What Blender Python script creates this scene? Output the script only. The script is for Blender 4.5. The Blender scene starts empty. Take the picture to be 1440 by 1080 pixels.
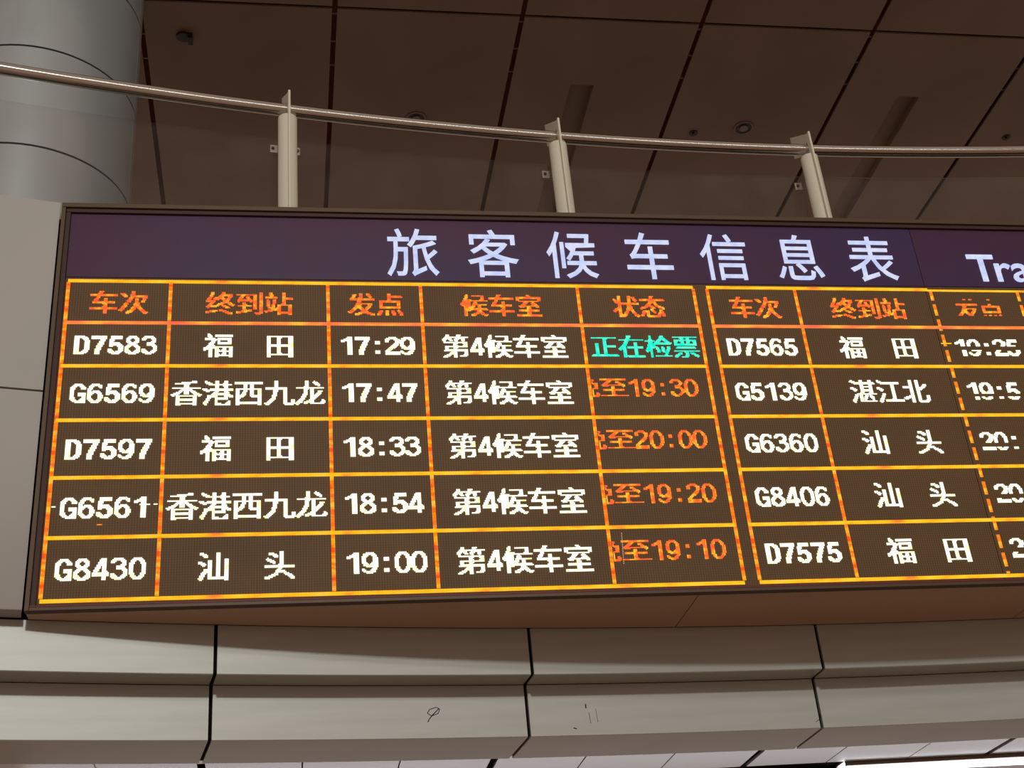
import bpy, bmesh, math, random
from mathutils import Matrix, Vector

random.seed(7)
sc = bpy.context.scene
U = 0.0075                      # metres per drawing unit (about one LED pitch)
EYE = 1.6                       # the camera's height above the floor
def P(x, y, z): return (x*U, y*U, z*U + EYE)

# ------------------------------------------------------------------ camera, light, exposure
cam = bpy.data.cameras.new('camera'); cam_o = bpy.data.objects.new('camera', cam)
sc.collection.objects.link(cam_o)
PHI = 0.191565
RM = [[0.99545647, 0.04619589, -0.08326076], [-0.09521772, 0.48295627, -0.87045208], [0.0, 0.87442506, 0.48516061]]
RM[2] = [RM[0][1]*RM[1][2]-RM[0][2]*RM[1][1], RM[0][2]*RM[1][0]-RM[0][0]*RM[1][2], RM[0][0]*RM[1][1]-RM[0][1]*RM[1][0]]
def turn(v): return Vector((v[0]*math.cos(PHI)+v[1]*math.sin(PHI), -v[0]*math.sin(PHI)+v[1]*math.cos(PHI), v[2]))
cr, cd, cf = turn(RM[0]), turn(RM[1]), turn(RM[2])
m = Matrix.Identity(4)
for i in range(3):
    m[i][0] = cr[i]; m[i][1] = -cd[i]; m[i][2] = -cf[i]
m.translation = Vector(P(-190.4, -981.7, 0))
cam_o.matrix_world = m
cam.sensor_width = 36; cam.lens = 1916.84/1440*36; cam.clip_start = 0.05; cam.clip_end = 300
sc.camera = cam_o

w = bpy.data.worlds.new('hall_ambient'); sc.world = w; w.use_nodes = True
bg = w.node_tree.nodes['Background']
bg.inputs[0].default_value = (0.325, 0.24, 0.19, 1); bg.inputs[1].default_value = 1.0

def area(name, loc, target, size, power, col, size_y=None):
    l = bpy.data.lights.new(name, 'AREA'); l.energy = power; l.color = col
    l.shape = 'RECTANGLE'; l.size = size; l.size_y = size_y or size
    o = bpy.data.objects.new(name, l); sc.collection.objects.link(o)
    o.location = loc
    o.rotation_euler = (Vector(target)-Vector(loc)).to_track_quat('-Z', 'Y').to_euler()
    return o
area('hall_floodlight', P(-100, -3700, 1790), P(0, 0, 400), 1.6, 2400, (1.0, 1.0, 0.95), 1.2)
area('added_rail_glint_light', P(200, -2900, 1720), P(0, 0, 500), 24, 480, (1.0, 0.99, 0.95), .9)  # added unseen strip that gives the handrail its bright streak
area('added_low_ceiling_fill', P(150, 480, 215), P(150, 440, 290), 9, 13, (.90, .94, 1.0), .3)  # unseen fill, added to brighten the lower ceiling panels

sc.view_settings.view_transform = 'Standard'; sc.view_settings.look = 'None'
sc.view_settings.gamma = 1; sc.view_settings.exposure = 0.0
sc.view_settings.use_curve_mapping = False

# ------------------------------------------------------------------ helpers
C0 = (355.9, -3795.2)           # the centre of the ring-shaped gallery
C = sc.collection

def srgb(r, g, b):
    f = lambda c: (c/255/12.92) if c/255 <= .04045 else ((c/255+.055)/1.055)**2.4
    return (f(r), f(g), f(b), 1)

def mat(name, col, rough=.5, metal=0., spec=.5, emit=None, strength=0, noise=None, bump=0, aniso=None):
    """noise = (colour2, scale (x,y,z), factor range)"""
    m = bpy.data.materials.new(name); m.use_nodes = True
    nt = m.node_tree; b = nt.nodes['Principled BSDF']
    b.inputs['Base Color'].default_value = col
    b.inputs['Roughness'].default_value = rough
    b.inputs['Metallic'].default_value = metal
    b.inputs['Specular IOR Level'].default_value = spec
    if emit:
        b.inputs['Emission Color'].default_value = emit
        b.inputs['Emission Strength'].default_value = strength
    if noise or bump:
        tc = nt.nodes.new('ShaderNodeTexCoord'); mp = nt.nodes.new('ShaderNodeMapping')
        nt.links.new(tc.outputs['Object'], mp.inputs[0])
        n = nt.nodes.new('ShaderNodeTexNoise'); n.inputs['Scale'].default_value = 1; n.inputs['Detail'].default_value = 4
        nt.links.new(mp.outputs[0], n.inputs[0])
        mp.inputs['Scale'].default_value = noise[1] if noise else (60, 60, 60)
        if noise:
            cr_ = nt.nodes.new('ShaderNodeValToRGB')
            lo, hi = noise[2]
            cr_.color_ramp.elements[0].position = lo; cr_.color_ramp.elements[1].position = hi
            cr_.color_ramp.elements[0].color = col; cr_.color_ramp.elements[1].color = noise[0]
            nt.links.new(n.outputs[0], cr_.inputs[0])
            nt.links.new(cr_.outputs[0], b.inputs['Base Color'])
        if bump:
            bp = nt.nodes.new('ShaderNodeBump'); bp.inputs['Strength'].default_value = bump; bp.inputs['Distance'].default_value = .002
            nt.links.new(n.outputs[0], bp.inputs['Height']); nt.links.new(bp.outputs[0], b.inputs['Normal'])
    return m

def led_mat(name, stops, scale, strength):
    """light-emitting dots whose colour wanders between the stops"""
    m = bpy.data.materials.new(name); m.use_nodes = True
    nt = m.node_tree; nt.nodes.clear()
    out = nt.nodes.new('ShaderNodeOutputMaterial'); e = nt.nodes.new('ShaderNodeEmission')
    tc = nt.nodes.new('ShaderNodeTexCoord'); mp = nt.nodes.new('ShaderNodeMapping')
    mp.inputs['Scale'].default_value = scale
    n = nt.nodes.new('ShaderNodeTexNoise'); n.inputs['Scale'].default_value = 1; n.inputs['Detail'].default_value = 3
    r = nt.nodes.new('ShaderNodeValToRGB')
    els = r.color_ramp.elements
    els[0].position, els[0].color = stops[0]; els[1].position, els[1].color = stops[-1]
    for p_, c_ in stops[1:-1]:
        x = els.new(p_); x.color = c_
    nt.links.new(tc.outputs['Object'], mp.inputs[0]); nt.links.new(mp.outputs[0], n.inputs[0])
    nt.links.new(n.outputs[0], r.inputs[0]); nt.links.new(r.outputs[0], e.inputs[0])
    e.inputs[1].default_value = strength
    nt.links.new(e.outputs[0], out.inputs[0])
    return m

class MB:
    """collects geometry given in drawing units, links it as one mesh object"""
    def __init__(s): s.v = []; s.f = []; s.m = []
    def quad(s, a, b, c, d, mi=0):
        n = len(s.v); s.v += [a, b, c, d]; s.f.append((n, n+1, n+2, n+3)); s.m.append(mi)
    def box(s, x0, x1, y0, y1, z0, z1, mi=0):
        n = len(s.v)
        s.v += [(x0,y0,z0),(x1,y0,z0),(x1,y1,z0),(x0,y1,z0),(x0,y0,z1),(x1,y0,z1),(x1,y1,z1),(x0,y1,z1)]
        for q in ((0,3,2,1),(4,5,6,7),(0,1,5,4),(1,2,6,5),(2,3,7,6),(3,0,4,7)):
            s.f.append(tuple(n+i for i in q)); s.m.append(mi)
    def prism(s, poly, z0, z1, mi=0):
        """poly: xy points counter-clockwise"""
        n = len(s.v); k = len(poly)
        s.v += [(x, y, z0) for x, y in poly] + [(x, y, z1) for x, y in poly]
        s.f.append(tuple(n+i for i in reversed(range(k)))); s.m.append(mi)
        s.f.append(tuple(n+k+i for i in range(k))); s.m.append(mi)
        for i in range(k):
            j = (i+1) % k
            s.f.append((n+i, n+j, n+k+j, n+k+i)); s.m.append(mi)
    def arc(s, prof, a0, a1, n, mi=0, caps=True):
        """sweep a closed (r, z) profile about the gallery centre between two angles (degrees from +Y)"""
        b = len(s.v); k = len(prof)
        for i in range(n+1):
            a = math.radians(a0+(a1-a0)*i/n)
            for r, z in prof: s.v.append((C0[0]+r*math.sin(a), C0[1]+r*math.cos(a), z))
        for i in range(n):
            for j in range(k):
                j2 = (j+1) % k
                s.f.append((b+i*k+j, b+i*k+j2, b+(i+1)*k+j2, b+(i+1)*k+j)); s.m.append(mi)
        if caps:
            s.f.append(tuple(b+j for j in reversed(range(k)))); s.m.append(mi)
            s.f.append(tuple(b+n*k+j for j in range(k))); s.m.append(mi)
    def cyl(s, p0, p1, r, n=24, mi=0):
        p0 = Vector(p0); p1 = Vector(p1); d = (p1-p0).normalized()
        q = d.orthogonal().normalized(); t = d.cross(q); b = len(s.v)
        for p in (p0, p1):
            for i in range(n):
                a = 2*math.pi*i/n; s.v.append(tuple(p+q*(r*math.cos(a))+t*(r*math.sin(a))))
        for i in range(n):
            j = (i+1) % n; s.f.append((b+i, b+j, b+n+j, b+n+i)); s.m.append(mi)
        s.f.append(tuple(b+i for i in reversed(range(n)))); s.m.append(mi)
        s.f.append(tuple(b+n+i for i in range(n))); s.m.append(mi)
    def build(s, name, mats, parent=None, org=(0, 0, 0), smooth=False, bevel=0, fix=True):
        me = bpy.data.meshes.new(name)
        ox, oy, oz = org
        me.from_pydata([((x-ox)*U, (y-oy)*U, (z-oz)*U) for x, y, z in s.v], [], s.f)
        if not isinstance(mats, (list, tuple)): mats = [mats]
        for q in mats: me.materials.append(q)
        if len(mats) > 1: me.polygons.foreach_set('material_index', s.m)
        if fix:
            bm = bmesh.new(); bm.from_mesh(me)
            bmesh.ops.recalc_face_normals(bm, faces=bm.faces); bm.to_mesh(me); bm.free()
        me.update()
        o = bpy.data.objects.new(name, me); C.objects.link(o)
        if parent is None: o.location = P(ox, oy, oz)
        else:
            o.parent = parent
            pl = parent['_org']; o.location = ((ox-pl[0])*U, (oy-pl[1])*U, (oz-pl[2])*U)
        o['_org'] = list(org)
        if smooth:
            me.polygons.foreach_set('use_smooth', [True]*len(me.polygons))
            try: me.set_sharp_from_angle(angle=math.radians(40))
            except Exception: pass
        if bevel:
            b = o.modifiers.new('bevel', 'BEVEL'); b.width = bevel*U; b.segments = 2; b.limit_method = 'ANGLE'
        return o

def empty(name, org):
    o = bpy.data.objects.new(name, None); C.objects.link(o); o.location = P(*org); o['_org'] = list(org)
    o.empty_display_size = .2
    return o
def tag(o, label, cat, group=None):
    o['label'] = label; o['category'] = cat
    if group: o['group'] = group
    return o
def struct(o): o['kind'] = 'structure'; return o
def pol(r, a):
    a = math.radians(a); return (C0[0]+r*math.sin(a), C0[1]+r*math.cos(a))

# ------------------------------------------------------------------ materials
M_ceil = mat('dark_brown_ceiling_metal', srgb(140, 120, 108), .55, 0, .3, noise=(srgb(124, 104, 92), (.5, .5, .5), (.35, .65)))
M_void = mat('ceiling_void', srgb(150, 84, 60), .9, 0, .1)
M_brkt = mat('ceiling_bracket', srgb(120, 105, 96), .5)
M_fascia = mat('satin_fascia_metal', srgb(176, 179, 174), .42, .2, .5, noise=(srgb(186, 188, 184), (1.2, 1.2, 14), (.35, .7)))
M_wall = mat('matt_grey_wall_panel', srgb(172, 171, 168), .6, .0, .4, noise=(srgb(178, 177, 174), (1.2, 1.2, 1.2), (.3, .7)))
M_gap = mat('black_joint', srgb(22, 16, 12), .9, 0, .1)
M_col = mat('brushed_column_cladding', srgb(176, 184, 186), .36, .45, .5, noise=(srgb(168, 176, 178), (2, 2, 1), (.35, .65)))
M_post = mat('cream_painted_steel', srgb(216, 211, 192), .45, 0, .5)
M_rail = mat('polished_stainless_tube', srgb(206, 202, 196), .13, 1., .5)
M_steel = mat('stainless_clamp', srgb(170, 155, 148), .35, .8)
M_dark = mat('dark_screw', srgb(30, 26, 24), .5)
M_slab = mat('gallery_floor_stone', srgb(150, 135, 120), .5)
M_frame = mat('bronze_frame', srgb(84, 64, 46), .5, .2, .4)
M_frame2 = mat('dark_bronze_frame', srgb(66, 44, 38), .55, .1, .3)
M_under = mat('cabinet_underside_metal', srgb(196, 166, 142), .5, .1, .4)
M_header = mat('purple_light_box_film', srgb(70, 38, 62), .4, 0, .25, emit=srgb(60, 36, 62), strength=.12, noise=(srgb(60, 42, 80), (.6, .6, .9), (.4, .62)))
M_low = mat('glossy_white_ceiling_metal', srgb(205, 208, 218), .22, .2, .5)
M_spk = mat('dark_sprinkler', srgb(44, 30, 26), .5)
M_ring = mat('downlight_trim', srgb(112, 92, 82), .4)
M_lampglass = mat('unlit_lamp_glass', srgb(120, 104, 96), .2)
M_floor = mat('hall_floor', srgb(150, 120, 95), .6)
E_lamp = bpy.data.materials.new('lit_fluorescent_diffuser'); E_lamp.use_nodes = True
_b = E_lamp.node_tree.nodes['Principled BSDF']; _b.inputs['Emission Color'].default_value = (.93, .97, 1, 1); _b.inputs['Emission Strength'].default_value = 3.2
E_letter = led_mat('backlit_white_letter', [(.35, srgb(192, 206, 248)), (.65, srgb(222, 226, 250))], (12, 12, 12), 1.0)
E_white = led_mat('white_led', [(.40, (1, 1, .88, 1)), (.58, (.98, 1, .60, 1)), (.74, (.76, .95, .20, 1))], (22, 22, 22), 1.6)
E_green = led_mat('green_led', [(.40, (.0, .86, .62, 1)), (.62, (.12, 1.0, .62, 1))], (26, 26, 26), 1.15)
E_red = led_mat('red_led', [(.34, (1.0, .085, .035, 1)), (.50, (1., .16, .02, 1)), (.66, (1., .52, .03, 1))], (19, 19, 23), 1.25)
E_line_h = led_mat('amber_led_row', [(.33, (1, .19, .03, 1)), (.46, (1, .46, .012, 1)), (.62, (1, .55, .03, 1)), (.75, (1, .42, .10, 1))], (5, 5, 14), 1.2)
E_line_r = led_mat('coral_led_row', [(.36, (1, .13, .06, 1)), (.50, (1, .24, .05, 1)), (.66, (1, .48, .04, 1))], (4, 4, 14), 1.2)
E_line_v = led_mat('orange_led_column', [(.38, (1, .08, .008, 1)), (.50, (1, .24, .012, 1)), (.62, (1, .52, .03, 1))], (8, 8, 17), 1.25)

def screen_face():
    m = bpy.data.materials.new('unlit_led_face'); m.use_nodes = True
    nt = m.node_tree; b = nt.nodes['Principled BSDF']
    tc = nt.nodes.new('ShaderNodeTexCoord'); sp = nt.nodes.new('ShaderNodeSeparateXYZ')
    nt.links.new(tc.outputs['Object'], sp.inputs[0])
    def node(op, a, b_=None):
        n = nt.nodes.new('ShaderNodeMath'); n.operation = op
        for i, q in enumerate((a, b_)):
            if q is None: continue
            if hasattr(q, 'links'): nt.links.new(q, n.inputs[i])
            else: n.inputs[i].default_value = q
        return n.outputs[0]
    def stripe(src, period):
        s = node('SINE', node('MULTIPLY', src, 2*math.pi/(period*U)))
        return node('ADD', node('MULTIPLY', s, .5), .5)
    sx = stripe(sp.outputs[0], 2.04); sz = stripe(sp.outputs[2], 2.04)
    v = node('ADD', node('MULTIPLY', sx, .68), node('MULTIPLY', sz, .32))
    n = nt.nodes.new('ShaderNodeTexNoise'); n.inputs['Scale'].default_value = 2.2; n.inputs['Detail'].default_value = 5
    nt.links.new(tc.outputs['Object'], n.inputs[0])
    r = nt.nodes.new('ShaderNodeValToRGB')
    r.color_ramp.elements[0].color = srgb(96, 72, 44); r.color_ramp.elements[0].position = 0
    r.color_ramp.elements[1].color = srgb(124, 96, 64); r.color_ramp.elements[1].position = 1
    nt.links.new(v, r.inputs[0])
    mx = nt.nodes.new('ShaderNodeMixRGB'); mx.blend_type = 'MULTIPLY'; mx.inputs[0].default_value = .35
    nt.links.new(r.outputs[0], mx.inputs[1]); nt.links.new(n.outputs[0], mx.inputs[2])
    nt.links.new(mx.outputs[0], b.inputs['Base Color'])
    b.inputs['Roughness'].default_value = .6; b.inputs['Specular IOR Level'].default_value = .25
    return m
M_face = screen_face()

def glass_mat():
    m = bpy.data.materials.new('dusty_balustrade_glass'); m.use_nodes = True
    nt = m.node_tree; nt.nodes.clear()
    out = nt.nodes.new('ShaderNodeOutputMaterial')
    tr = nt.nodes.new('ShaderNodeBsdfTransparent'); tr.inputs[0].default_value = (.96, .955, .95, 1)
    gl = nt.nodes.new('ShaderNodeBsdfGlossy'); gl.inputs['Roughness'].default_value = .03
    df = nt.nodes.new('ShaderNodeBsdfDiffuse'); df.inputs[0].default_value = (.62, .55, .48, 1)
    fr = nt.nodes.new('ShaderNodeFresnel'); fr.inputs[0].default_value = 1.22
    m1 = nt.nodes.new('ShaderNodeMixShader'); m2 = nt.nodes.new('ShaderNodeMixShader')
    nt.links.new(fr.outputs[0], m1.inputs[0]); nt.links.new(tr.outputs[0], m1.inputs[1]); nt.links.new(gl.outputs[0], m1.inputs[2])
    tc = nt.nodes.new('ShaderNodeTexCoord'); n = nt.nodes.new('ShaderNodeTexNoise'); n.inputs['Scale'].default_value = 2.5; n.inputs['Detail'].default_value = 6
    mr = nt.nodes.new('ShaderNodeMapRange'); mr.inputs['From Min'].default_value = .35; mr.inputs['From Max'].default_value = .7
    mr.inputs['To Min'].default_value = .004; mr.inputs['To Max'].default_value = .022
    nt.links.new(tc.outputs['Object'], n.inputs[0]); nt.links.new(n.outputs[0], mr.inputs[0]); nt.links.new(mr.outputs[0], m2.inputs[0])
    nt.links.new(m1.outputs[0], m2.inputs[1]); nt.links.new(df.outputs[0], m2.inputs[2]); nt.links.new(m2.outputs[0], out.inputs[0])
    return m
M_glass = glass_mat()

# ------------------------------------------------------------------ upper ceiling
ZC = 1300
b = MB(); b.box(-1120, 1620, 76, 1330, ZC+14.1, ZC+24)
ceil = struct(b.build('ceiling', M_void, org=(0, 0, ZC+16)))
xs = [125+247*k for k in range(-5, 6)]
ys = [80, 327, 821, 1315]
for i in range(len(xs)-1):
    for j in range(3):
        x0, x1, y0, y1 = xs[i]+3.4, xs[i+1]-3.4, ys[j]+2.6, ys[j+1]-2.6
        b = MB(); xc = (x0+x1)/2
        if j == 1 and i in (5, 7, 9):          # every second panel is slotted
            sx0, sx1, sy0 = xc-17+(-18), xc+17+(-18), 456
            b.box(x0, sx0, y0, y1, ZC, ZC+3); b.box(sx1, x1, y0, y1, ZC, ZC+3); b.box(sx0, sx1, y0, sy0, ZC, ZC+3)
            b.box(sx0-1, sx0, sy0, y1, ZC+3, ZC+14); b.box(sx1, sx1+1, sy0, y1, ZC+3, ZC+14)
            b.box(sx0-1, sx1+1, sy0, y1, ZC+12, ZC+14)
        else: b.box(x0, x1, y0, y1, ZC, ZC+3)
        b.build('ceiling_panel', [M_ceil, M_void], ceil, org=(xc, (y0+y1)/2, ZC))
for i in range(2, len(xs)-1):
    for y in (341, 392, 438):
        b = MB(); b.box(xs[i]-4.4, xs[i]+4.4, y-1.2, y+1.2, ZC+3.05, ZC+5)
        b.build('bracket', M_brkt, ceil, org=(xs[i], y, ZC+3))

def downlight(x, y, label):
    t = tag(empty('recessed_downlight', (x, y, ZC)), label, 'downlight', 'round downlights in the dark gallery ceiling')
    b = MB(); k = 28
    rings = [(15, 0), (15, -1.2), (12.4, -1.2), (11.5, 2.9)]
    for r, z in rings:
        for i in range(k): a = 2*math.pi*i/k; b.v.append((x+r*math.cos(a), y+r*math.sin(a), ZC+z))
    for q in range(3):
        for i in range(k): j = (i+1) % k; b.f.append((q*k+i, q*k+j, (q+1)*k+j, (q+1)*k+i)); b.m.append(0)
    b.build('trim_ring', M_ring, t, org=(x, y, ZC), smooth=True)
    b = MB(); b.cyl((x, y, ZC-.25), (x, y, ZC-.05), 11.4, 28); b.build('baffle', M_spk, t, org=(x, y, ZC))
    b = MB(); b.cyl((x, y, ZC-2.2), (x, y, ZC-.25), 6.5, 20); b.build('lamp', M_lampglass, t, org=(x, y, ZC), smooth=True)
downlight(494, 537, 'round recessed downlight in the dark ceiling, clear of the rail between middle and right posts')
downlight(1.2, 539, 'round recessed downlight half hidden by the handrail between left and middle posts')
def sprinkler(x, y, label, s=1):
    t = tag(empty('sprinkler_head', (x, y, ZC)), label, 'sprinkler')
    b = MB(); b.cyl((x, y, ZC-1.2), (x, y, ZC), 6.5*s, 20); b.build('cover_plate', M_spk, t, org=(x, y, ZC))
    b = MB(); b.cyl((x, y, ZC-3.4), (x, y, ZC-1.2), 1.6*s, 10); b.cyl((x, y, ZC-4), (x, y, ZC-3.4), 3*s, 12); b.build('deflector', M_spk, t, org=(x, y, ZC))
sprinkler(420, 552, 'small dark sprinkler head just left of the round downlight')
sprinkler(922, 540, 'small dark sprinkler head in the ceiling at the far right edge')
t = tag(empty('ceiling_speaker', (-317, 389, ZC)), 'small dark fitting on the ceiling panel beside the round column', 'ceiling fitting')
b = MB(); b.cyl((-317, 389, ZC-4), (-317, 389, ZC), 9, 20); b.build('body', M_spk, t, org=(-317, 389, ZC), bevel=1)
b = MB(); b.box(-311, -305, 383, 397, ZC-9, ZC); b.build('bracket', M_dark, t, org=(-317, 389, ZC))

# ------------------------------------------------------------------ column
cx, cy, RC = -472.4, 295.3, 114
col = struct(empty('column', (cx, cy, 740)))
b = MB(); b.cyl((cx, cy, 735), (cx, cy, ZC+10), RC-3, 64); b.build('core', M_gap, col, org=(cx, cy, 740), smooth=True)
zr = [742, 810, 945, 1080, 1215, ZC]
def ring_piece(z0, z1, a0, a1):
    b = MB(); n = 22
    for z in (z0, z1):
        for r in (RC-2.5, RC):
            for i in range(n+1):
                a = math.radians(a0+(a1-a0)*i/n); b.v.append((cx+r*math.cos(a), cy+r*math.sin(a), z))
    k = n+1
    for i in range(n):
        for (p, q) in ((0, 1), (1, 3), (3, 2), (2, 0)):
            b.f.append((p*k+i, p*k+i+1, q*k+i+1, q*k+i)); b.m.append(0)
    b.f.append((0, k, 3*k, 2*k)); b.f.append((n, k+n, 3*k+n, 2*k+n)); b.m += [0, 0]
    b.build('cladding_panel', M_col, col, org=(cx, cy, z0), smooth=True)
for z0, z1 in zip(zr, zr[1:]):
    for a in (-126, -6, 114):
        ring_piece(z0+1.3, z1-1.3, a+.25, a+119.75)

# ------------------------------------------------------------------ gallery floor slab and the hall floor
b = MB(); b.arc([(3895, 722), (4700, 722), (4700, 731), (3895, 731)], -19, 15, 44)
struct(b.build('gallery_floor', M_slab, org=(0, 60, 722)))
b = MB(); b.box(-2600, 2600, -5200, 900, -EYE/U-10, -EYE/U)
struct(b.build('floor', M_floor, org=(0, 0, -EYE/U)))

# ------------------------------------------------------------------ ring wall
A_J = [-16.24, -12.54, -8.84, -5.15, -1.43, 2.27, 5.97, 9.67]
A_B = math.degrees(math.asin((-376.2-C0[0])/3862))      # the board's left edge
wall = struct(empty('wall_gallery', (0, 60, 280)))
b = MB(); b.arc([(3886, 366), (3894, 366), (3894, 731.5), (3886, 731.5)], A_J[0], A_J[-1], 40)
b.build('backing', M_gap, wall, org=(0, 60, 280))
b = MB(); b.arc([(3884, 327.5), (3892, 327.5), (3892, 365.5), (3884, 365.5)], A_J[0], A_J[-1], 40)
b.build('backing', M_gap, wall, org=(0, 60, 280))
b = MB(); b.arc([(3882, 327.8), (3912, 327.8), (3912, 329), (3882, 329)], A_J[0], A_J[-1], 40); b.build('backing', M_gap, wall, org=(0, 60, 280))
b = MB(); b.arc([(3911, 285.5), (3918, 285.5), (3918, 329), (3911, 329)], A_J[0], A_J[-1], 40)
b.arc([(3911, 285.2), (3972, 285.2), (3972, 286.5), (3911, 286.5)], A_J[0], A_J[-1], 40)
b.build('backing', M_gap, wall, org=(0, 60, 280))
g = .021
for i in range(len(A_J)-1):
    a0, a1 = A_J[i]+g, A_J[i+1]-g
    # upper band: a fascia panel folded back into its underside
    b = MB(); b.arc([(3880, 364.8), (3880, 326.6), (3880.6, 326), (3905.4, 326), (3905.4, 327.2), (3883, 327.2), (3883, 364.8)], a0, a1, 6)
    b.build('fascia_panel', M_fascia, wall, org=(*pol(3880, (a0+a1)/2), 326), smooth=True)
    b = MB(); b.arc([(3906, 325.6), (3906, 283.6), (3906.6, 283), (3972, 283), (3972, 285), (3910, 285), (3910, 325.6)], a0, a1, 6)
    b.build('fascia_panel', M_fascia, wall, org=(*pol(3906, (a0+a1)/2), 284), smooth=True)
for a0, a1 in ((-16.24, -12.54), (-12.54, None)):
    a0 += g; a1 = a1-g if a1 else A_B
    b = MB(); b.arc([(3862, 546.4), (3862, 366.8), (3862.6, 366), (3879, 366), (3879, 367.5), (3866, 367.5), (3866, 546.4)], a0, a1, 8)
    b.build('wall_panel', M_wall, wall, org=(*pol(3862, (a0+a1)/2), 366), smooth=True)
    b = MB(); b.arc([(3862, 548.2), (3866, 548.2), (3866, 730), (3878, 730), (3878, 731.5), (3862, 731.5)], a0, a1, 8)
    b.build('wall_panel', M_wall, wall, org=(*pol(3862, (a0+a1)/2), 548), smooth=True)
b = MB(); b.arc([(3867, 368.5), (3880, 368.5), (3880, 729), (3867, 729)], -16.2, A_B, 10); b.build('backing', M_gap, wall, org=(0, 60, 280))
# scuffs and scribbles that the satin bands carry
def scuff(pts, wd, r):
    b = MB()
    for (a, z), (a2, z2) in zip(pts, pts[1:]):
        x0, y0 = pol(r-.12, a); x1, y1 = pol(r-.12, a2)
        L = math.hypot(x1-x0, z2-z); nx, nz = -(z2-z)/L*wd/2, (x1-x0)/L*wd/2
        for dy in (0, .1):
            b.quad((x0+nx, y0+dy, z+nz), (x1+nx, y1+dy, z2+nz), (x1-nx, y1+dy, z2-nz), (x0-nx, y0+dy, z-nz))
    b.build('scuff_mark', M_gap, wall, org=(*pol(r, pts[0][0]), pts[0][1]), fix=False)
scuff([(-6.36, 296.2), (-6.34, 298.8), (-6.31, 301.2), (-6.26, 304.5), (-6.22, 307.0)], .7, 3906)
scuff([(-6.31, 301.2), (-6.36, 303.4), (-6.33, 306.5), (-6.25, 308.2), (-6.21, 306.6), (-6.23, 303.2), (-6.31, 301.2)], .55, 3906)
scuff([(-4.42, 309), (-4.42, 305.5)], .9, 3906); scuff([(-4.39, 302), (-4.38, 293)], .35, 3906); scuff([(-4.30, 305), (-4.29, 294)], .3, 3906)
scuff([(-4.6, 289.6), (-4.56, 288.8)], .8, 3906); scuff([(-1.50, 288.5), (-1.44, 291), (-1.42, 295)], .4, 3906)

# ------------------------------------------------------------------ lower ceiling beyond the ring
ZL = 290
low = struct(empty('ceiling_lower', (100, 350, ZL)))
b = MB(); b.box(-760, 1100, 190, 900, ZL+5, ZL+8); b.build('void', M_gap, low, org=(100, 350, ZL))
k = -9
x = -10-82*9
while x < 1050:
    wide = (k % 3 == 0)
    x0 = x+(3.2 if wide else .5); x1 = x+82-(3.2 if (k+1) % 3 == 0 else .5)
    for y0, y1 in ((C0[1]+math.sqrt(3925**2-((x0+x1)/2-C0[0])**2), 262), (297, 560), (562, 880)):
        b = MB(); b.box(x0, x1, y0, y1, ZL, ZL+2.5); b.build('ceiling_panel', M_low, low, org=((x0+x1)/2, (y0+y1)/2, ZL), bevel=.3)
    x += 82; k += 1
for i, (lx0, lx1) in enumerate(((340, 690), (-420, -20))):
    t = tag(empty('linear_light', ((lx0+lx1)/2, 285, ZL)),
            ['lit white linear lamp in the lower ceiling at the bottom right corner', 'lit white linear lamp in the lower ceiling beyond the bottom edge at left'][i], 'ceiling light', 'linear lamps of the lower ceiling')
    b = MB(); b.box(lx0, lx1, 266, 270, ZL-3, ZL+2); b.box(lx0, lx1, 292, 296, ZL-3, ZL+2); b.box(lx0, lx1, 266, 296, ZL+2, ZL+4)
    b.build('housing', M_steel, t, org=((lx0+lx1)/2, 285, ZL))
    b = MB(); b.box(lx0+1, lx1-1, 270.2, 291.8, ZL-5, ZL+1.8); b.build('diffuser', E_lamp, t, org=((lx0+lx1)/2, 285, ZL), bevel=1)

# ------------------------------------------------------------------ railing
RR = 3898
b = MB(); k = 20
n = 110; a0, a1 = -13.5, 6.5
for i in range(n+1):
    a = math.radians(a0+(a1-a0)*i/n)
    for j in range(k):
        t_ = 2*math.pi*j/k; r = RR+6.3*math.cos(t_); b.v.append((C0[0]+r*math.sin(a), C0[1]+r*math.cos(a), 900+6.3*math.sin(t_)))
for i in range(n):
    for j in range(k):
        j2 = (j+1) % k; b.f.append((i*k+j, i*k+j2, (i+1)*k+j2, (i+1)*k+j)); b.m.append(0)
rail = tag(b.build('handrail', M_rail, org=(*pol(RR, -4), 900), smooth=True), 'long curved polished steel handrail above the board on cream posts', 'handrail')

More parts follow.
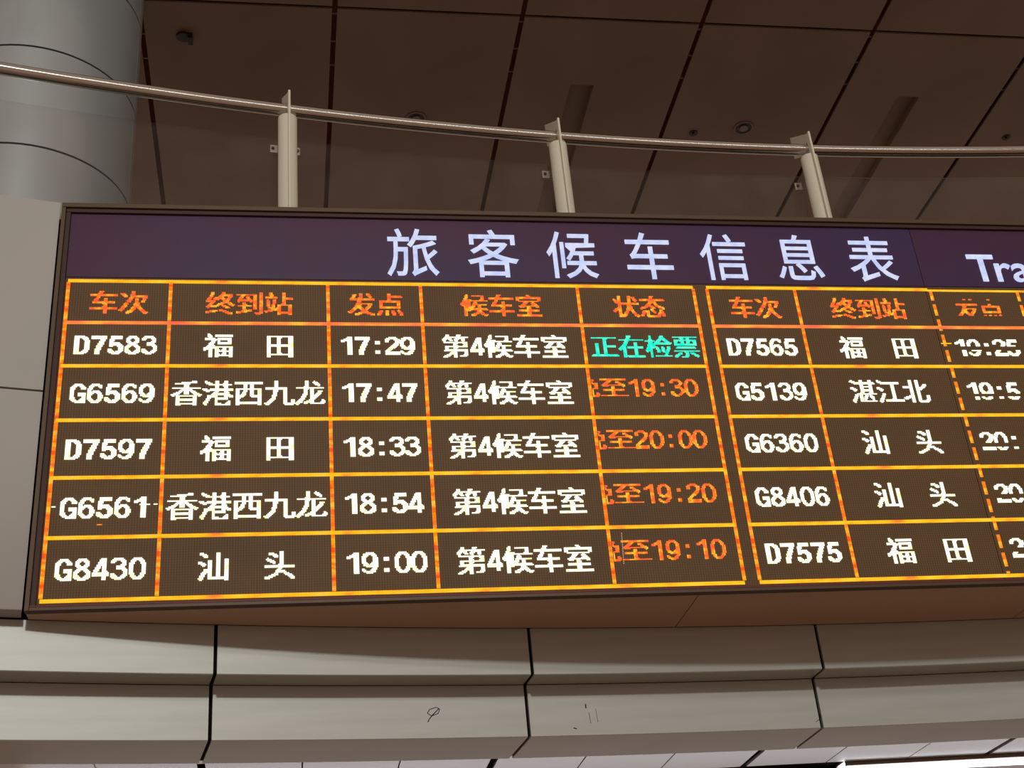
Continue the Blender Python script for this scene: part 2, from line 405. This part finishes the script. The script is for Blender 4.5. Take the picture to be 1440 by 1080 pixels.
A_P = [-12.01, -7.97, -3.92, .13, 4.18]
plab = {-7.97: 'cream steel railing post nearest the grey column, leftmost of the three seen',
        -3.92: 'cream steel railing post in the middle, above the third title character',
        .13: 'cream steel railing post at the right, above the penultimate title character'}
for a in A_P:
    if a not in plab: continue
    rx, ry = math.sin(math.radians(a)), math.cos(math.radians(a))
    px, py = pol(RR, a)
    def R2(dr, dt): return (px+rx*dr+ry*dt, py+ry*dr-rx*dt)
    t = tag(empty('railing_post', (px, py, 731)), plab[a], 'railing post', 'cream posts of the gallery railing')
    b = MB(); b.cyl((px, py, 733.2), (px, py, 889), 9.2, 32); o = b.build('tube', M_post, t, org=(px, py, 731), smooth=True, bevel=0)
    def plate(r0, r1, th, z0, z1, name, top=None):
        b = MB(); q = [R2(r0, -th/2), R2(r1, -th/2), R2(r1, th/2), R2(r0, th/2)]
        b.prism(q, z0, z1); return b.build(name, M_post, t, org=(px, py, z0), bevel=.3)
    plate(-13.5, -8.9, 2.2, 733.2, 915, 'front_fin')
    b = MB()
    zb = lambda r: 889.1+.6*(r+8.8)
    zt = lambda r: 915+.68*(r+8.8)
    for r0, r1, za, zc in ((-8.8, -6.6, zb, zt), (-6.6, 6.6, lambda r: 906.6, zt), (6.6, 31, zb, zt)):
        n = len(b.v)
        for s_ in (-1.1, 1.1):
            b.v += [(*R2(r0, s_), za(r0)), (*R2(r1, s_), za(r1)), (*R2(r1, s_), zc(r1)), (*R2(r0, s_), zc(r0))]
        for q in ((0, 1, 2, 3), (7, 6, 5, 4), (0, 4, 5, 1), (1, 5, 6, 2), (2, 6, 7, 3), (3, 7, 4, 0)): b.f.append(tuple(n+k_ for k_ in q)); b.m.append(0)
    bm = b.build('rail_bracket', M_post, t, org=(px, py, 889))
    b = MB(); b.cyl((px, py, 731), (px, py, 733.1), 13, 24); b.build('base_plate', M_post, t, org=(px, py, 731))
    for s in (-1, 1):
        b = MB(); q = [R2(16, s*3), R2(16, s*15), R2(18.9, s*15), R2(18.9, s*3)]
        if s > 0: q = q[::-1]
        b.prism(q, 859, 869); c_ = b.build('glass_clamp', M_steel, t, org=(*R2(17, s*9), 859), bevel=1)
        q0, q1 = R2(14.9, s*12), R2(16.1, s*12)
        b = MB(); b.cyl((*q0, 864), (*q1, 864), 1.5, 12); b.build('screw', M_dark, c_, org=(*R2(16, s*12), 864))

glab = ['clear balustrade glass pane left of the leftmost post, in front of the grey column', 'clear balustrade glass pane between the leftmost and middle posts',
        'clear balustrade glass pane between the middle and right posts', 'clear balustrade glass pane right of the rightmost post']
for i in range(4):
    a0, a1 = A_P[i]+.1, A_P[i+1]-.1
    b = MB(); b.arc([(RR+19, 735), (RR+20.4, 735), (RR+20.4, 879.5), (RR+19, 879.5)], a0, a1, 16)
    o = tag(b.build('glass_pane', M_glass, org=(*pol(RR, (a0+a1)/2), 744), smooth=False), glab[i], 'glass panel', 'glass panes of the gallery railing')

# ------------------------------------------------------------------ information board
BX0, BX1 = -374.6, 745
board = tag(empty('information_board', (180, 0, 364)), 'large dark LED train information board under a purple Chinese title strip', 'display board')
BO = (180, 0, 364)
def arc_y(x, r=3878): return C0[1]+math.sqrt(r*r-(x-C0[0])**2)
def body_poly(x0, x1, y0, r):
    k = 24; pts = [(x0, y0), (x1, y0)]
    pts += [(x1+(x0-x1)*i/k, arc_y(x1+(x0-x1)*i/k, r)) for i in range(k+1)]
    return pts
b = MB(); b.prism(body_poly(BX0+2, BX1-2, 2.2, 3875), 367, 728); b.build('cabinet', M_frame2, board, org=BO)
for x0, x1 in ((BX0+.5, 133.2), (134, 441), (441.8, BX1-.5)):
    b = MB(); b.prism(body_poly(x0, x1, 1.8, 3878), 364.6, 366.8); b.build('underside_panel', M_under, board, org=((x0+x1)/2, 20, 365))
def strip(x0, x1, y0, y1, z0, z1, name, m_): 
    b = MB(); b.box(x0, x1, y0, y1, z0, z1); return b.build(name, m_, board, org=((x0+x1)/2, y0, (z0+z1)/2), bevel=.35)
strip(BX0, BX1, -5, 2, 726.2, 730.6, 'frame_rail', M_frame)
strip(BX0, BX0+3.4, -5, 2, 364.2, 726.0, 'frame_rail', M_frame)
strip(BX1-3.4, BX1, -5, 2, 364.2, 726.0, 'frame_rail', M_frame)
strip(BX0+3.5, BX1-3.5, -5, 2, 364.2, 367.0, 'frame_rail', M_frame)
strip(BX0+3.5, BX1-3.5, -3.0, 2, 722.2, 726.0, 'inner_lip', M_frame2)
strip(BX0+3.5, BX0+7.4, -3.0, 2, 367.2, 722, 'inner_lip', M_frame2)
strip(BX1-7.4, BX1-3.5, -3.0, 2, 367.2, 722, 'inner_lip', M_frame2)
strip(BX0+7.5, BX1-7.5, -3.0, 2, 367.1, 369.4, 'inner_lip', M_frame2)
strip(BX0+3.5, BX1-3.5, -5.2, -4.9, 367.4, 368.0, 'glow_line', mat('painted_red_glow', srgb(150, 30, 40), .5))  # thin red strip, the LEDs' glow along the bottom lip put in as colour
# title strip
for x0, x1 in ((-367, 394.6), (395.2, 737.4)):
    b = MB(); b.box(x0, x1, -.6, 1.6, 657.6, 722); b.build('header_panel', M_header, board, org=((x0+x1)/2, 0, 690))
HDR = {
"旅":[[[188,819],[210,772],[229,723],[243,680],[310,705],[296,747],[276,795],[253,841]],[[565,841],[528,725],[476,620],[411,534],[431,521],[453,504],[471,489],[506,532],[538,582],[568,637],[946,637],[946,706],[598,706],[613,745],[626,786],[638,827]],[[866,609],[766,569],[641,531],[510,500],[510,67],[504,27],[491,0],[475,-17],[489,-33],[503,-54],[514,-74],[540,-55],[606,-22],[743,43],[738,63],[734,87],[732,110],[582,43],[582,454],[673,475],[720,252],[796,67],[908,-64],[923,-43],[942,-21],[961,-3],[890,63],[834,151],[790,258],[842,298],[896,343],[946,389],[892,435],[857,398],[815,359],[771,322],[757,377],[746,433],[736,492],[805,512],[869,533],[927,556]],[[51,674],[51,603],[159,603],[159,451],[151,294],[115,128],[30,-34],[50,-48],[70,-63],[86,-77],[172,80],[214,244],[227,404],[342,404],[334,184],[324,61],[309,9],[302,1],[293,-3],[234,-3],[200,-1],[210,-22],[216,-45],[219,-67],[254,-68],[286,-68],[312,-67],[335,-62],[353,-52],[370,-35],[389,30],[401,177],[410,440],[411,474],[228,474],[228,603],[441,603],[441,674]]],"客":[[[356,529],[660,529],[614,484],[561,443],[502,404],[445,441],[395,481],[352,525]],[[378,663],[313,584],[217,506],[92,437],[110,421],[129,402],[143,383],[200,413],[252,446],[299,480],[339,439],[384,401],[432,366],[305,312],[170,270],[35,240],[49,220],[62,195],[72,173],[125,185],[178,198],[231,213],[231,-79],[305,-79],[305,-45],[701,-45],[701,-78],[778,-78],[778,218],[824,207],[870,198],[917,190],[931,214],[947,240],[965,261],[826,285],[694,320],[574,367],[652,425],[720,489],[776,561],[725,592],[711,588],[413,588],[429,608],[459,648]],[[501,324],[576,287],[656,255],[740,228],[278,228],[355,256],[430,288]],[[305,18],[305,165],[701,165],[701,18]],[[432,830],[447,804],[463,777],[477,749],[77,749],[77,561],[151,561],[151,681],[847,681],[847,561],[923,561],[923,749],[563,749],[546,782],[526,817],[505,849]]],"候":[[[297,624],[297,116],[363,116],[363,624]],[[405,247],[405,182],[631,182],[594,108],[513,37],[374,-26],[391,-43],[408,-63],[421,-82],[548,-21],[633,46],[683,118],[731,44],[808,-24],[923,-75],[935,-53],[951,-31],[968,-13],[841,40],[765,109],[725,182],[952,182],[952,247],[715,247],[715,378],[919,378],[919,442],[562,442],[581,494],[590,521],[522,537],[490,451],[448,373],[397,307],[417,295],[439,281],[457,268],[483,301],[508,337],[531,378],[642,378],[642,247]],[[459,792],[459,728],[785,728],[766,608],[403,608],[403,543],[951,543],[951,608],[838,608],[848,667],[856,729],[864,789],[812,795],[800,792]],[[230,834],[178,682],[111,542],[33,425],[48,401],[63,373],[73,349],[98,382],[122,417],[145,455],[145,-81],[216,-81],[216,591],[247,664],[275,739],[300,815]]],"车":[[[168,321],[187,329],[224,334],[276,336],[507,336],[507,184],[61,184],[61,110],[507,110],[507,-80],[586,-80],[586,110],[942,110],[942,184],[586,184],[586,336],[858,336],[858,407],[586,407],[586,560],[507,560],[507,407],[250,407],[292,473],[335,545],[376,622],[924,622],[924,695],[412,695],[432,737],[450,779],[468,822],[383,845],[365,795],[345,744],[323,695],[77,695],[77,622],[289,622],[257,559],[230,510],[210,478],[184,439],[162,412],[140,398],[151,372],[161,344]]],"信":[[[382,531],[382,469],[869,469],[869,531]],[[382,389],[382,328],[869,328],[869,389]],[[310,675],[310,611],[947,611],[947,675]],[[541,815],[568,769],[593,722],[612,680],[679,710],[660,750],[635,796],[606,840]],[[369,243],[369,-80],[434,-80],[434,-40],[811,-40],[811,-77],[879,-77],[879,243]],[[434,22],[434,181],[811,181],[811,22]],[[256,836],[195,687],[119,550],[32,437],[47,415],[63,388],[74,367],[107,406],[138,449],[169,495],[169,-83],[238,-83],[238,616],[270,681],[298,748],[323,816]]],"息":[[[266,550],[730,550],[730,470],[266,470]],[[266,412],[730,412],[730,331],[266,331]],[[266,687],[730,687],[730,607],[266,607]],[[262,202],[262,39],[274,-23],[319,-54],[409,-62],[639,-62],[714,-49],[754,-2],[771,96],[747,102],[722,112],[701,123],[693,48],[674,14],[634,7],[413,7],[365,9],[342,19],[337,40],[337,202]],[[763,192],[808,123],[848,51],[874,-12],[945,20],[917,83],[876,153],[830,220]],[[148,204],[120,135],[84,63],[45,0],[114,-33],[150,33],[184,107],[212,176]],[[419,240],[471,188],[518,132],[553,81],[614,119],[578,168],[530,221],[478,271],[805,271],[805,747],[506,747],[522,774],[537,804],[553,835],[465,850],[455,818],[442,782],[428,747],[194,747],[194,271],[473,271]]],"表":[[[252,-79],[288,-62],[384,-29],[591,38],[582,81],[579,104],[335,31],[335,251],[393,293],[446,338],[492,385],[591,195],[732,50],[917,-46],[931,-24],[949,-1],[967,19],[873,55],[788,102],[714,162],[779,205],[846,253],[908,302],[846,346],[795,300],[734,252],[672,207],[631,262],[595,321],[566,385],[934,385],[934,450],[536,450],[536,539],[858,539],[858,601],[536,601],[536,686],[902,686],[902,751],[536,751],[536,840],[460,840],[460,751],[105,751],[105,686],[460,686],[460,601],[156,601],[156,539],[460,539],[460,450],[65,450],[65,385],[397,385],[289,304],[164,234],[36,183],[53,165],[71,142],[86,122],[143,145],[201,172],[258,203],[258,55],[252,22],[237,1],[219,-11],[232,-32],[244,-57]]],"T":[[[587,682],[17,682],[17,594],[253,594],[253,0],[351,0],[351,594],[587,594]]],"r":[[[69,449],[69,0],[158,0],[158,235],[173,305],[212,354],[267,373],[292,367],[321,352],[350,329],[397,406],[361,435],[326,452],[290,458],[248,447],[204,410],[160,346],[158,346],[158,449]]],"a":[[[411,80],[392,67],[376,59],[364,56],[355,58],[349,65],[347,79],[347,310],[325,394],[267,442],[184,458],[124,451],[75,431],[35,397],[35,300],[80,342],[128,366],[177,374],[222,366],[249,340],[258,295],[258,271],[179,243],[107,214],[50,172],[26,101],[40,47],[78,7],[136,-9],[177,-4],[217,11],[257,37],[270,11],[292,-4],[325,-9],[351,-6],[377,5],[411,26]],[[258,91],[233,71],[207,58],[180,54],[147,62],[124,84],[116,117],[136,162],[187,195],[258,222]]]}
def letter(ch, ox, oz, sx, sz):
    loops = HDR[ch]
    cu = bpy.data.curves.new('title_letter', 'CURVE'); cu.dimensions = '2D'; cu.fill_mode = 'BOTH'; cu.extrude = .45*U; cu.offset = (.5 if ch in 'Tra' else .18)*U
    for lp in loops:
        s = cu.splines.new('POLY'); s.points.add(len(lp)-1); s.use_cyclic_u = True
        for p, (x, y) in zip(s.points, lp): p.co = (x*.001*sx*U, y*.001*sz*U, 0, 1)
    tmp = bpy.data.objects.new('title_letter', cu)
    me = bpy.data.meshes.new_from_object(tmp)
    bpy.data.objects.remove(tmp); bpy.data.curves.remove(cu)
    me.transform(Matrix.Rotation(math.pi/2, 4, 'X'))
    me.materials.clear(); me.materials.append(E_letter)
    o = bpy.data.objects.new('title_letter', me); C.objects.link(o); o.parent = board
    o.location = ((ox-BO[0])*U, -1.1*U, (oz-BO[2])*U)
    return o
for i, ch in enumerate('旅客候车信息表'):
    letter(ch, -101.2+71.1*i, 666.3, 48, 54)
letter('T', 444.3, 664, 45, 42.5); letter('r', 467.6, 664, 46, 42.5); letter('a', 486.2, 664, 46, 42.5)

# LED field: the unlit face, the ruled lines and the text
PT = 1.02
for x0, x1 in ((-367, 394.6), (395.2, 737.4)):
    b = MB(); b.box(x0, x1, 0, 2, 369.6, 657.2); b.build('led_panel', M_face, board, org=((x0+x1)/2, 0, 500))

class LED:
    def __init__(s): s.d = []
    def dot(s, x, z, hx=.47*PT, hz=.47*PT):
        s.d.append((x, z, hx, hz))
    def build(s, name, m_, label=None, dy=0):
        if not s.d: return None
        V = []; F = []
        X = sum(d[0] for d in s.d)/len(s.d); Z = sum(d[1] for d in s.d)/len(s.d)
        n = 0
        for x, z, hx, hz in s.d:
            x -= X; z -= Z
            V += [((x-hx)*U, -.005*U, (z-hz)*U), ((x+hx)*U, -.005*U, (z-hz)*U), ((x+hx)*U, -.005*U, (z+hz)*U), ((x-hx)*U, -.005*U, (z+hz)*U),
                  ((x-hx*.86)*U, -.5*U, (z-hz*.86)*U), ((x+hx*.86)*U, -.5*U, (z-hz*.86)*U), ((x+hx*.86)*U, -.5*U, (z+hz*.86)*U), ((x-hx*.86)*U, -.5*U, (z+hz*.86)*U)]
            F += [(n+4, n+5, n+6, n+7), (n, n+1, n+5, n+4), (n+1, n+2, n+6, n+5), (n+2, n+3, n+7, n+6), (n+3, n, n+4, n+7)]
            n += 8
        me = bpy.data.meshes.new(name); me.from_pydata(V, [], F); me.materials.append(m_)
        o = bpy.data.objects.new(name, me); C.objects.link(o); o.parent = board
        o.location = ((X-BO[0])*U, (dy-BO[1])*U, (Z-BO[2])*U)
        if label: o['label'] = label
        return o

def masked(x, z):
    """the right-hand module drops every fourth group of LED rows"""
    if x < 397: return False
    return abs(((z-640.6+8.16) % 16.32)-8.16) < 2.0

ROWS = [653.9, 613.1, 572.1, 522.7, 472.7, 422.9, 373.0]
COLS1 = [-364.6, -282.0, -151.6, -72.2, 66.4, 172.6]
COLS2 = [185.3, 267.7, 399.6, 486.0, 623.5, 729.5]
for cols in (COLS1, COLS2):
    for z in ROWS:
        L = LED(); x = cols[0]
        while x <= cols[-1]+.3:
            for k in (-1, 0, 1):
                zz = z+k*PT
                if x > 396.5 and z == ROWS[0]:
                    if k == 1: continue
                    zz -= .3
                L.dot(x, zz)
            x += PT
        L.build('ruled_row', E_line_r if z == ROWS[1] else E_line_h)
    for x in cols:
        L = LED(); z = ROWS[0]-2*PT
        while z > ROWS[-1]+1.5*PT:
            if masked(x, z):
                L.build('ruled_dash', E_line_v, dy=.3); L = LED()
            else:
                for k in (-1, 0, 1):
                    if x+k*PT < COLS1[0]-2 or masked(x, z): continue
                    L.dot(x+k*PT, z)
            z -= PT
        L.build('ruled_dash' if x > 397 else 'ruled_column', E_line_v, dy=.3)

CJK = {
'车': [0,61440,57344,122880,8388606,8388606,229376,229376,462336,986624,921088,2097144,2097144,7680,3584,3584,7680,8388606,8388606,3584,3584,3584,3584,0],
'次': [0,14336,14336,7878656,3962880,1998846,950270,61470,59164,124700,247608,116536,395136,987008,921472,1970112,3940288,3685856,7879920,15759480,2224188,253983,229390,0],
'终': [0,919296,919296,921596,1843196,1850940,3800632,8126320,7596016,16712672,16712672,921592,1850940,3701791,8382342,16745440,6291696,0,7168,2088832,16712672,14680316,60,0],
'到': [0,14,14,8388558,459214,946638,1995214,1849806,4193742,4194254,3149262,229838,229838,246222,4193742,229838,229838,229838,252942,523278,8372238,7864574,120,0],
'站': [0,917952,917952,983488,459200,8380864,8380927,511,3260864,3785152,3785152,3785152,3769280,3907582,3906574,1809422,2079758,261134,2096142,16653326,6299646,8190,7182,0],
'发': [0,14560,997616,931952,931896,1865744,4194302,4194302,61440,61440,57344,131064,127096,254064,258288,522720,998848,1974144,3936128,16261056,7372784,258302,245790,0],
'点': [0,14336,14336,16380,16382,14336,14336,14336,2097144,2097144,1835064,1835064,1835064,1835064,2097144,2097144,0,16,1894200,3991324,3729310,7922574,7398286,0],
'候': [0,393216,933880,917560,917560,1835064,2080888,4194303,4164608,8363520,16752128,16760830,8370624,2095552,2093504,2097150,2097151,2065344,1836000,1837040,1843064,1866815,1865742,0],
'室': [0,14336,7168,8388606,8388606,7340046,7340046,2097144,127360,123840,246240,492528,2097144,997432,15360,15360,2097144,2097144,15360,15360,15360,8388606,8388606,0],
'状': [0,459648,459768,459704,6751132,7799710,4129676,4129664,2097151,524287,460672,460672,460736,985024,4132800,8327136,16191200,6757488,474232,473144,522270,520223,516102,0],
'态': [0,15360,14336,14336,8388606,8388607,32256,32512,63232,123776,254912,522736,4144252,8130110,6305798,14392,2071608,4165180,3901052,3899646,7569646,7602158,131008,0],
'福': [0,1572864,1867774,1998846,917504,8364028,8388604,251932,235548,499708,991228,983040,2064384,4194302,16773582,16675278,13532110,950270,946638,946638,949198,950270,946190,0],
'田': [0,0,0,4194302,3685406,3684382,3684382,3684382,3684382,3684382,3684382,4194302,4194302,3684382,3684382,3684382,3684382,3684382,3684382,3685406,4194302,3670046,3670046,0],
'香': [0,240,65520,2096640,15360,15360,15360,8388606,65280,130944,245216,998640,4078716,16515135,7340022,917616,917616,1048560,1048560,917616,917616,1048560,983152,0],
'港': [0,3160176,3946608,2046192,524286,14576,14448,14448,15990783,8388607,1849456,28792,65528,131068,1044607,1044599,933872,1851376,1847296,3682316,7876636,7355964,3162108,0],
'西': [0,0,8388606,8388606,59136,59136,59136,59136,4194300,3729180,3729180,3786524,3786524,3917596,4163580,4129788,3932188,3670044,3670044,3670044,4194300,4194300,3670044,0],
'九': [0,57344,57344,57344,57344,57344,57344,8388544,8388544,123328,123328,115136,115136,115136,246208,229824,229824,491968,983495,1966535,3932615,16253439,7340286,0],
'龙': [0,57600,58304,57824,57584,57392,122880,8388606,126464,118272,118332,118328,118392,249584,233440,495552,462720,986880,1973766,3964423,8257039,15847422,6291456,0],
'汕': [0,3670912,4064128,983936,459648,896,910,58254,7398286,8184718,2024334,844686,58254,58254,517006,517006,1041294,2024334,1893262,3990414,3735550,7929854,3145742,0],
'头': [0,3584,986624,1035776,126464,60928,1052160,3935744,2035200,495104,101888,7680,8388606,8388606,7168,14336,32512,32640,57824,254200,1015868,8257566,7864334,0],
'第': [0,919424,919296,2097150,4165616,8101488,7462000,3148832,4194300,15420,14364,15420,2097148,1850368,1849344,2097148,4194300,63516,129052,260124,997436,4078072,7878656,0],
'正': [0,0,0,8388606,7680,7168,7168,7168,7168,924672,924672,925692,925692,924672,924672,924672,924672,924672,924672,924672,8388606,16777215,0,0],
'在': [0,61440,61440,57344,122880,8388606,245760,229376,492416,459648,983936,1966976,4128764,8323068,16647040,7209856,918400,918400,918400,918400,918400,1048574,983038,0],
'检': [0,787328,788352,788416,790496,1974000,16759928,1996860,2031615,2097150,4161536,4161536,4186908,8352668,8156060,16530360,16530360,4995568,786544,786528,786656,851966,786432,0],
'票': [0,0,8388606,124672,59136,4194300,4057020,3729180,3729180,4194300,4194300,0,1048560,2097144,0,0,8388607,15360,466400,990448,3939388,7879710,7469060,0],
'晚': [0,3584,3584,8364016,7576816,7583968,7600608,7602174,7601118,7598990,8385422,7598990,7598990,7602174,7571424,7571424,7571424,8359904,7347942,7355623,30951,258303,246014,0],
'至': [0,0,8388606,8388606,122880,246656,492480,983264,1966328,4194300,2031644,14344,14336,14336,2097144,2097144,14336,14336,14336,14336,15360,8388607,0,0],
'湛': [0,3160120,8140856,2097150,524287,14392,14392,16376,7354424,8140856,1982456,802808,14392,30840,262143,976736,976752,1896056,1895992,3734552,7924760,7405566,3145728,0],
'江': [0,3145728,3932160,2097148,524284,896,896,896,7340928,8127360,1966976,787328,896,896,459648,459648,918400,918400,1835904,3934080,3801087,7995391,3145728,0],
'北': [0,116480,116480,116480,116480,116494,116510,8374076,8374264,116704,116672,116480,116480,116480,116480,116480,509703,4179719,16631559,7456519,116495,116734,115708,0]}
DIG = {
'0': [504,1020,1950,1806,3855,3591,3591,3591,3591,3591,3591,3591,3855,1806,1950,1020,504],
'1': [60,124,508,2044,1852,60,60,60,60,60,60,60,60,60,60,60,60],
'2': [504,2044,3871,3599,3599,15,30,62,124,248,496,960,1920,3840,4095,4095,4095],
'3': [1016,2044,3870,3598,14,30,252,252,254,15,7,7,3591,3855,3998,2044,496],
'4': [60,124,124,252,252,508,476,988,924,1948,1822,4095,4095,4095,28,28,28],
'5': [1022,1022,1022,1920,1920,1792,2040,2044,2046,1823,15,15,3599,3855,4030,2044,504],
'6': [504,1022,1934,1798,3840,3584,3832,4092,3998,3854,3599,3599,3599,3854,1950,1020,504],
'7': [4095,4095,4095,30,30,60,60,124,120,248,240,240,496,480,480,480,480],
'8': [504,1020,1950,1806,1806,1950,1020,504,1020,1950,3855,3591,3591,3855,3999,2046,504],
'9': [504,2044,1950,3854,3599,3599,3599,3599,3871,1983,2047,511,14,3102,3644,2044,496],
'D': [4080,4092,3902,3870,3855,3855,3855,3855,3855,3855,3855,3855,3855,3870,3902,4092,4080],
'G': [504,1020,1950,3855,3855,3584,3584,3584,3647,3647,3647,3591,3847,3855,1951,1023,255],
':': [0,0,0,0,240,240,240,0,0,0,0,0,0,240,240,240,0]}
def bits(ch):
    if ch in CJK:
        return [format(n, '024b') for n in CJK[ch]]
    return [format(n, '012b') for n in DIG[ch]]
def thin(rows):
    out = []
    for r in rows:
        q = list(r)
        for i in range(len(r)):
            if r[i] == '1' and (i+1 >= len(r) or r[i+1] == '0') and i >= 3 and r[i-1] == '1' and r[i-2] == '1' and r[i-3] == '1': q[i] = '0'
        out.append(''.join(q))
    return out
def text(txt, xc, zc, m_, adv=12, px=PT, pz=PT, left=None, colour='white', clip=None, slim=False, cjk_pz=None):
    wid = sum(24 if (c in CJK or c == ' ') else adv for c in txt)-(adv-12 if txt[-1] not in CJK else 0)
    x = left if left is not None else xc-wid*px/2
    big = any(c in CJK for c in txt) and not slim
    for c in txt:
        if c == ' ': x += 24*px; continue
        rows = bits(c); L = LED()
        qz = pz
        if c in CJK:
            qz = cjk_pz or pz; top = zc+12*qz; cell = 24
            if slim: top += .6
        else:
            cell = adv; top = zc+8.5*pz
            if big: top -= 0.3*pz; 
            if slim: rows = thin(rows)
        for j, r in enumerate(rows):
            z = top-(j+.5)*qz
            for i, v in enumerate(r):
                if v == '1':
                    xx = x+(i+.5)*px
                    if masked(xx, z) or (clip and xx < clip): continue
                    L.dot(xx, z, .47*px, .47*qz)
        x += cell*px
        L.build('led_character', m_, f'{colour} LED character {c}')

for z, txts in ((632.9, ['车次', '终到站', '发点', '候车室', '状态']),):
    for x, t_ in zip((-323.4, -217, -111.3, -2.6, 120.1), txts): text(t_, x, z, E_red, colour='red', px=1.0, pz=1.0)
    for x, t_ in zip((226.8, 334.4, 442.8), txts): text(t_, x, z, E_red, colour='red', px=1.0, pz=1.0)
RZ = [591.7, 546.8, 497.0, 447.2, 397.2]
left = [('D7583', '福 田', '17:29'), ('G6569', '香港西九龙', '17:47'), ('D7597', '福 田', '18:33'), ('G6561', '香港西九龙', '18:54'), ('G8430', '汕 头', '19:00')]
right = [('D7565', '福 田', '19:25'), ('G5139', '湛江北', '19:5'), ('G6360', '汕 头', '20:'), ('G8406', '汕 头', '20'), ('D7575', '福 田', '2')]
for z, (n_, d_, h_), (n2, d2, h2) in zip(RZ, left, right):
    text(n_, -323.5, z, E_white, adv=13, px=1.02)
    text(d_, -216.9, z, E_white, px=1.025)
    text(h_, -111.2, z, E_white, px=1.05)
    text('第4候车室', -2.6, z, E_white, px=1.015)
    text(n2, 226.5, z, E_white, adv=13, px=1.0)
    text(d2, 335, z, E_white, px=1.02)
    text(h2, 0, z, E_white, px=1.05, left=408.0)
text('正在检票', 120.3, 591.9, E_green, px=1.01, pz=1.0, colour='green')
for z, t_ in zip((550.8, 501.4, 451.8, 402.3), ('晚至19:30', '晚至20:00', '晚至19:20', '晚至19:10')):
    text(t_, 0, z, E_red, px=1.035, pz=1.0, left=74.6-24*1.035, colour='red', clip=68.6, slim=True, cjk_pz=.84)
# LEDs stuck on
L = LED()
for x0, x1, z in ((-362, -359, 448.5), (-297.5, -290, 449.4), (-287, -284, 449.5)):
    x = x0
    while x < x1: L.dot(x, z, .47, .4); x += 1
L.build('stuck_leds', E_white, 'short dashes of stuck white LEDs')
L = LED()
for i in range(4): L.dot(-328+i, 433.2, .47, .35)
L.build('stuck_leds', E_red, 'pink dash of stuck LEDs')
L = LED(); z = 417.5
while z > 391: 
    L.dot(77.2-(417.5-z)*.055, z, .3, .42); z -= 1.6
L.build('stuck_leds', led_mat('dim_led', [(.4, (.5, .38, .2, 1)), (.6, (.6, .5, .3, 1))], (20, 20, 20), 1), 'dim vertical line of stuck LEDs')
L = LED()
for i in range(10): L.dot(396.4+i, 596.1, .47, .5)
L.build('stuck_leds', E_line_h, 'amber dash of stuck LEDs')

for o in list(bpy.data.objects):
    if '_org' in o: del o['_org']
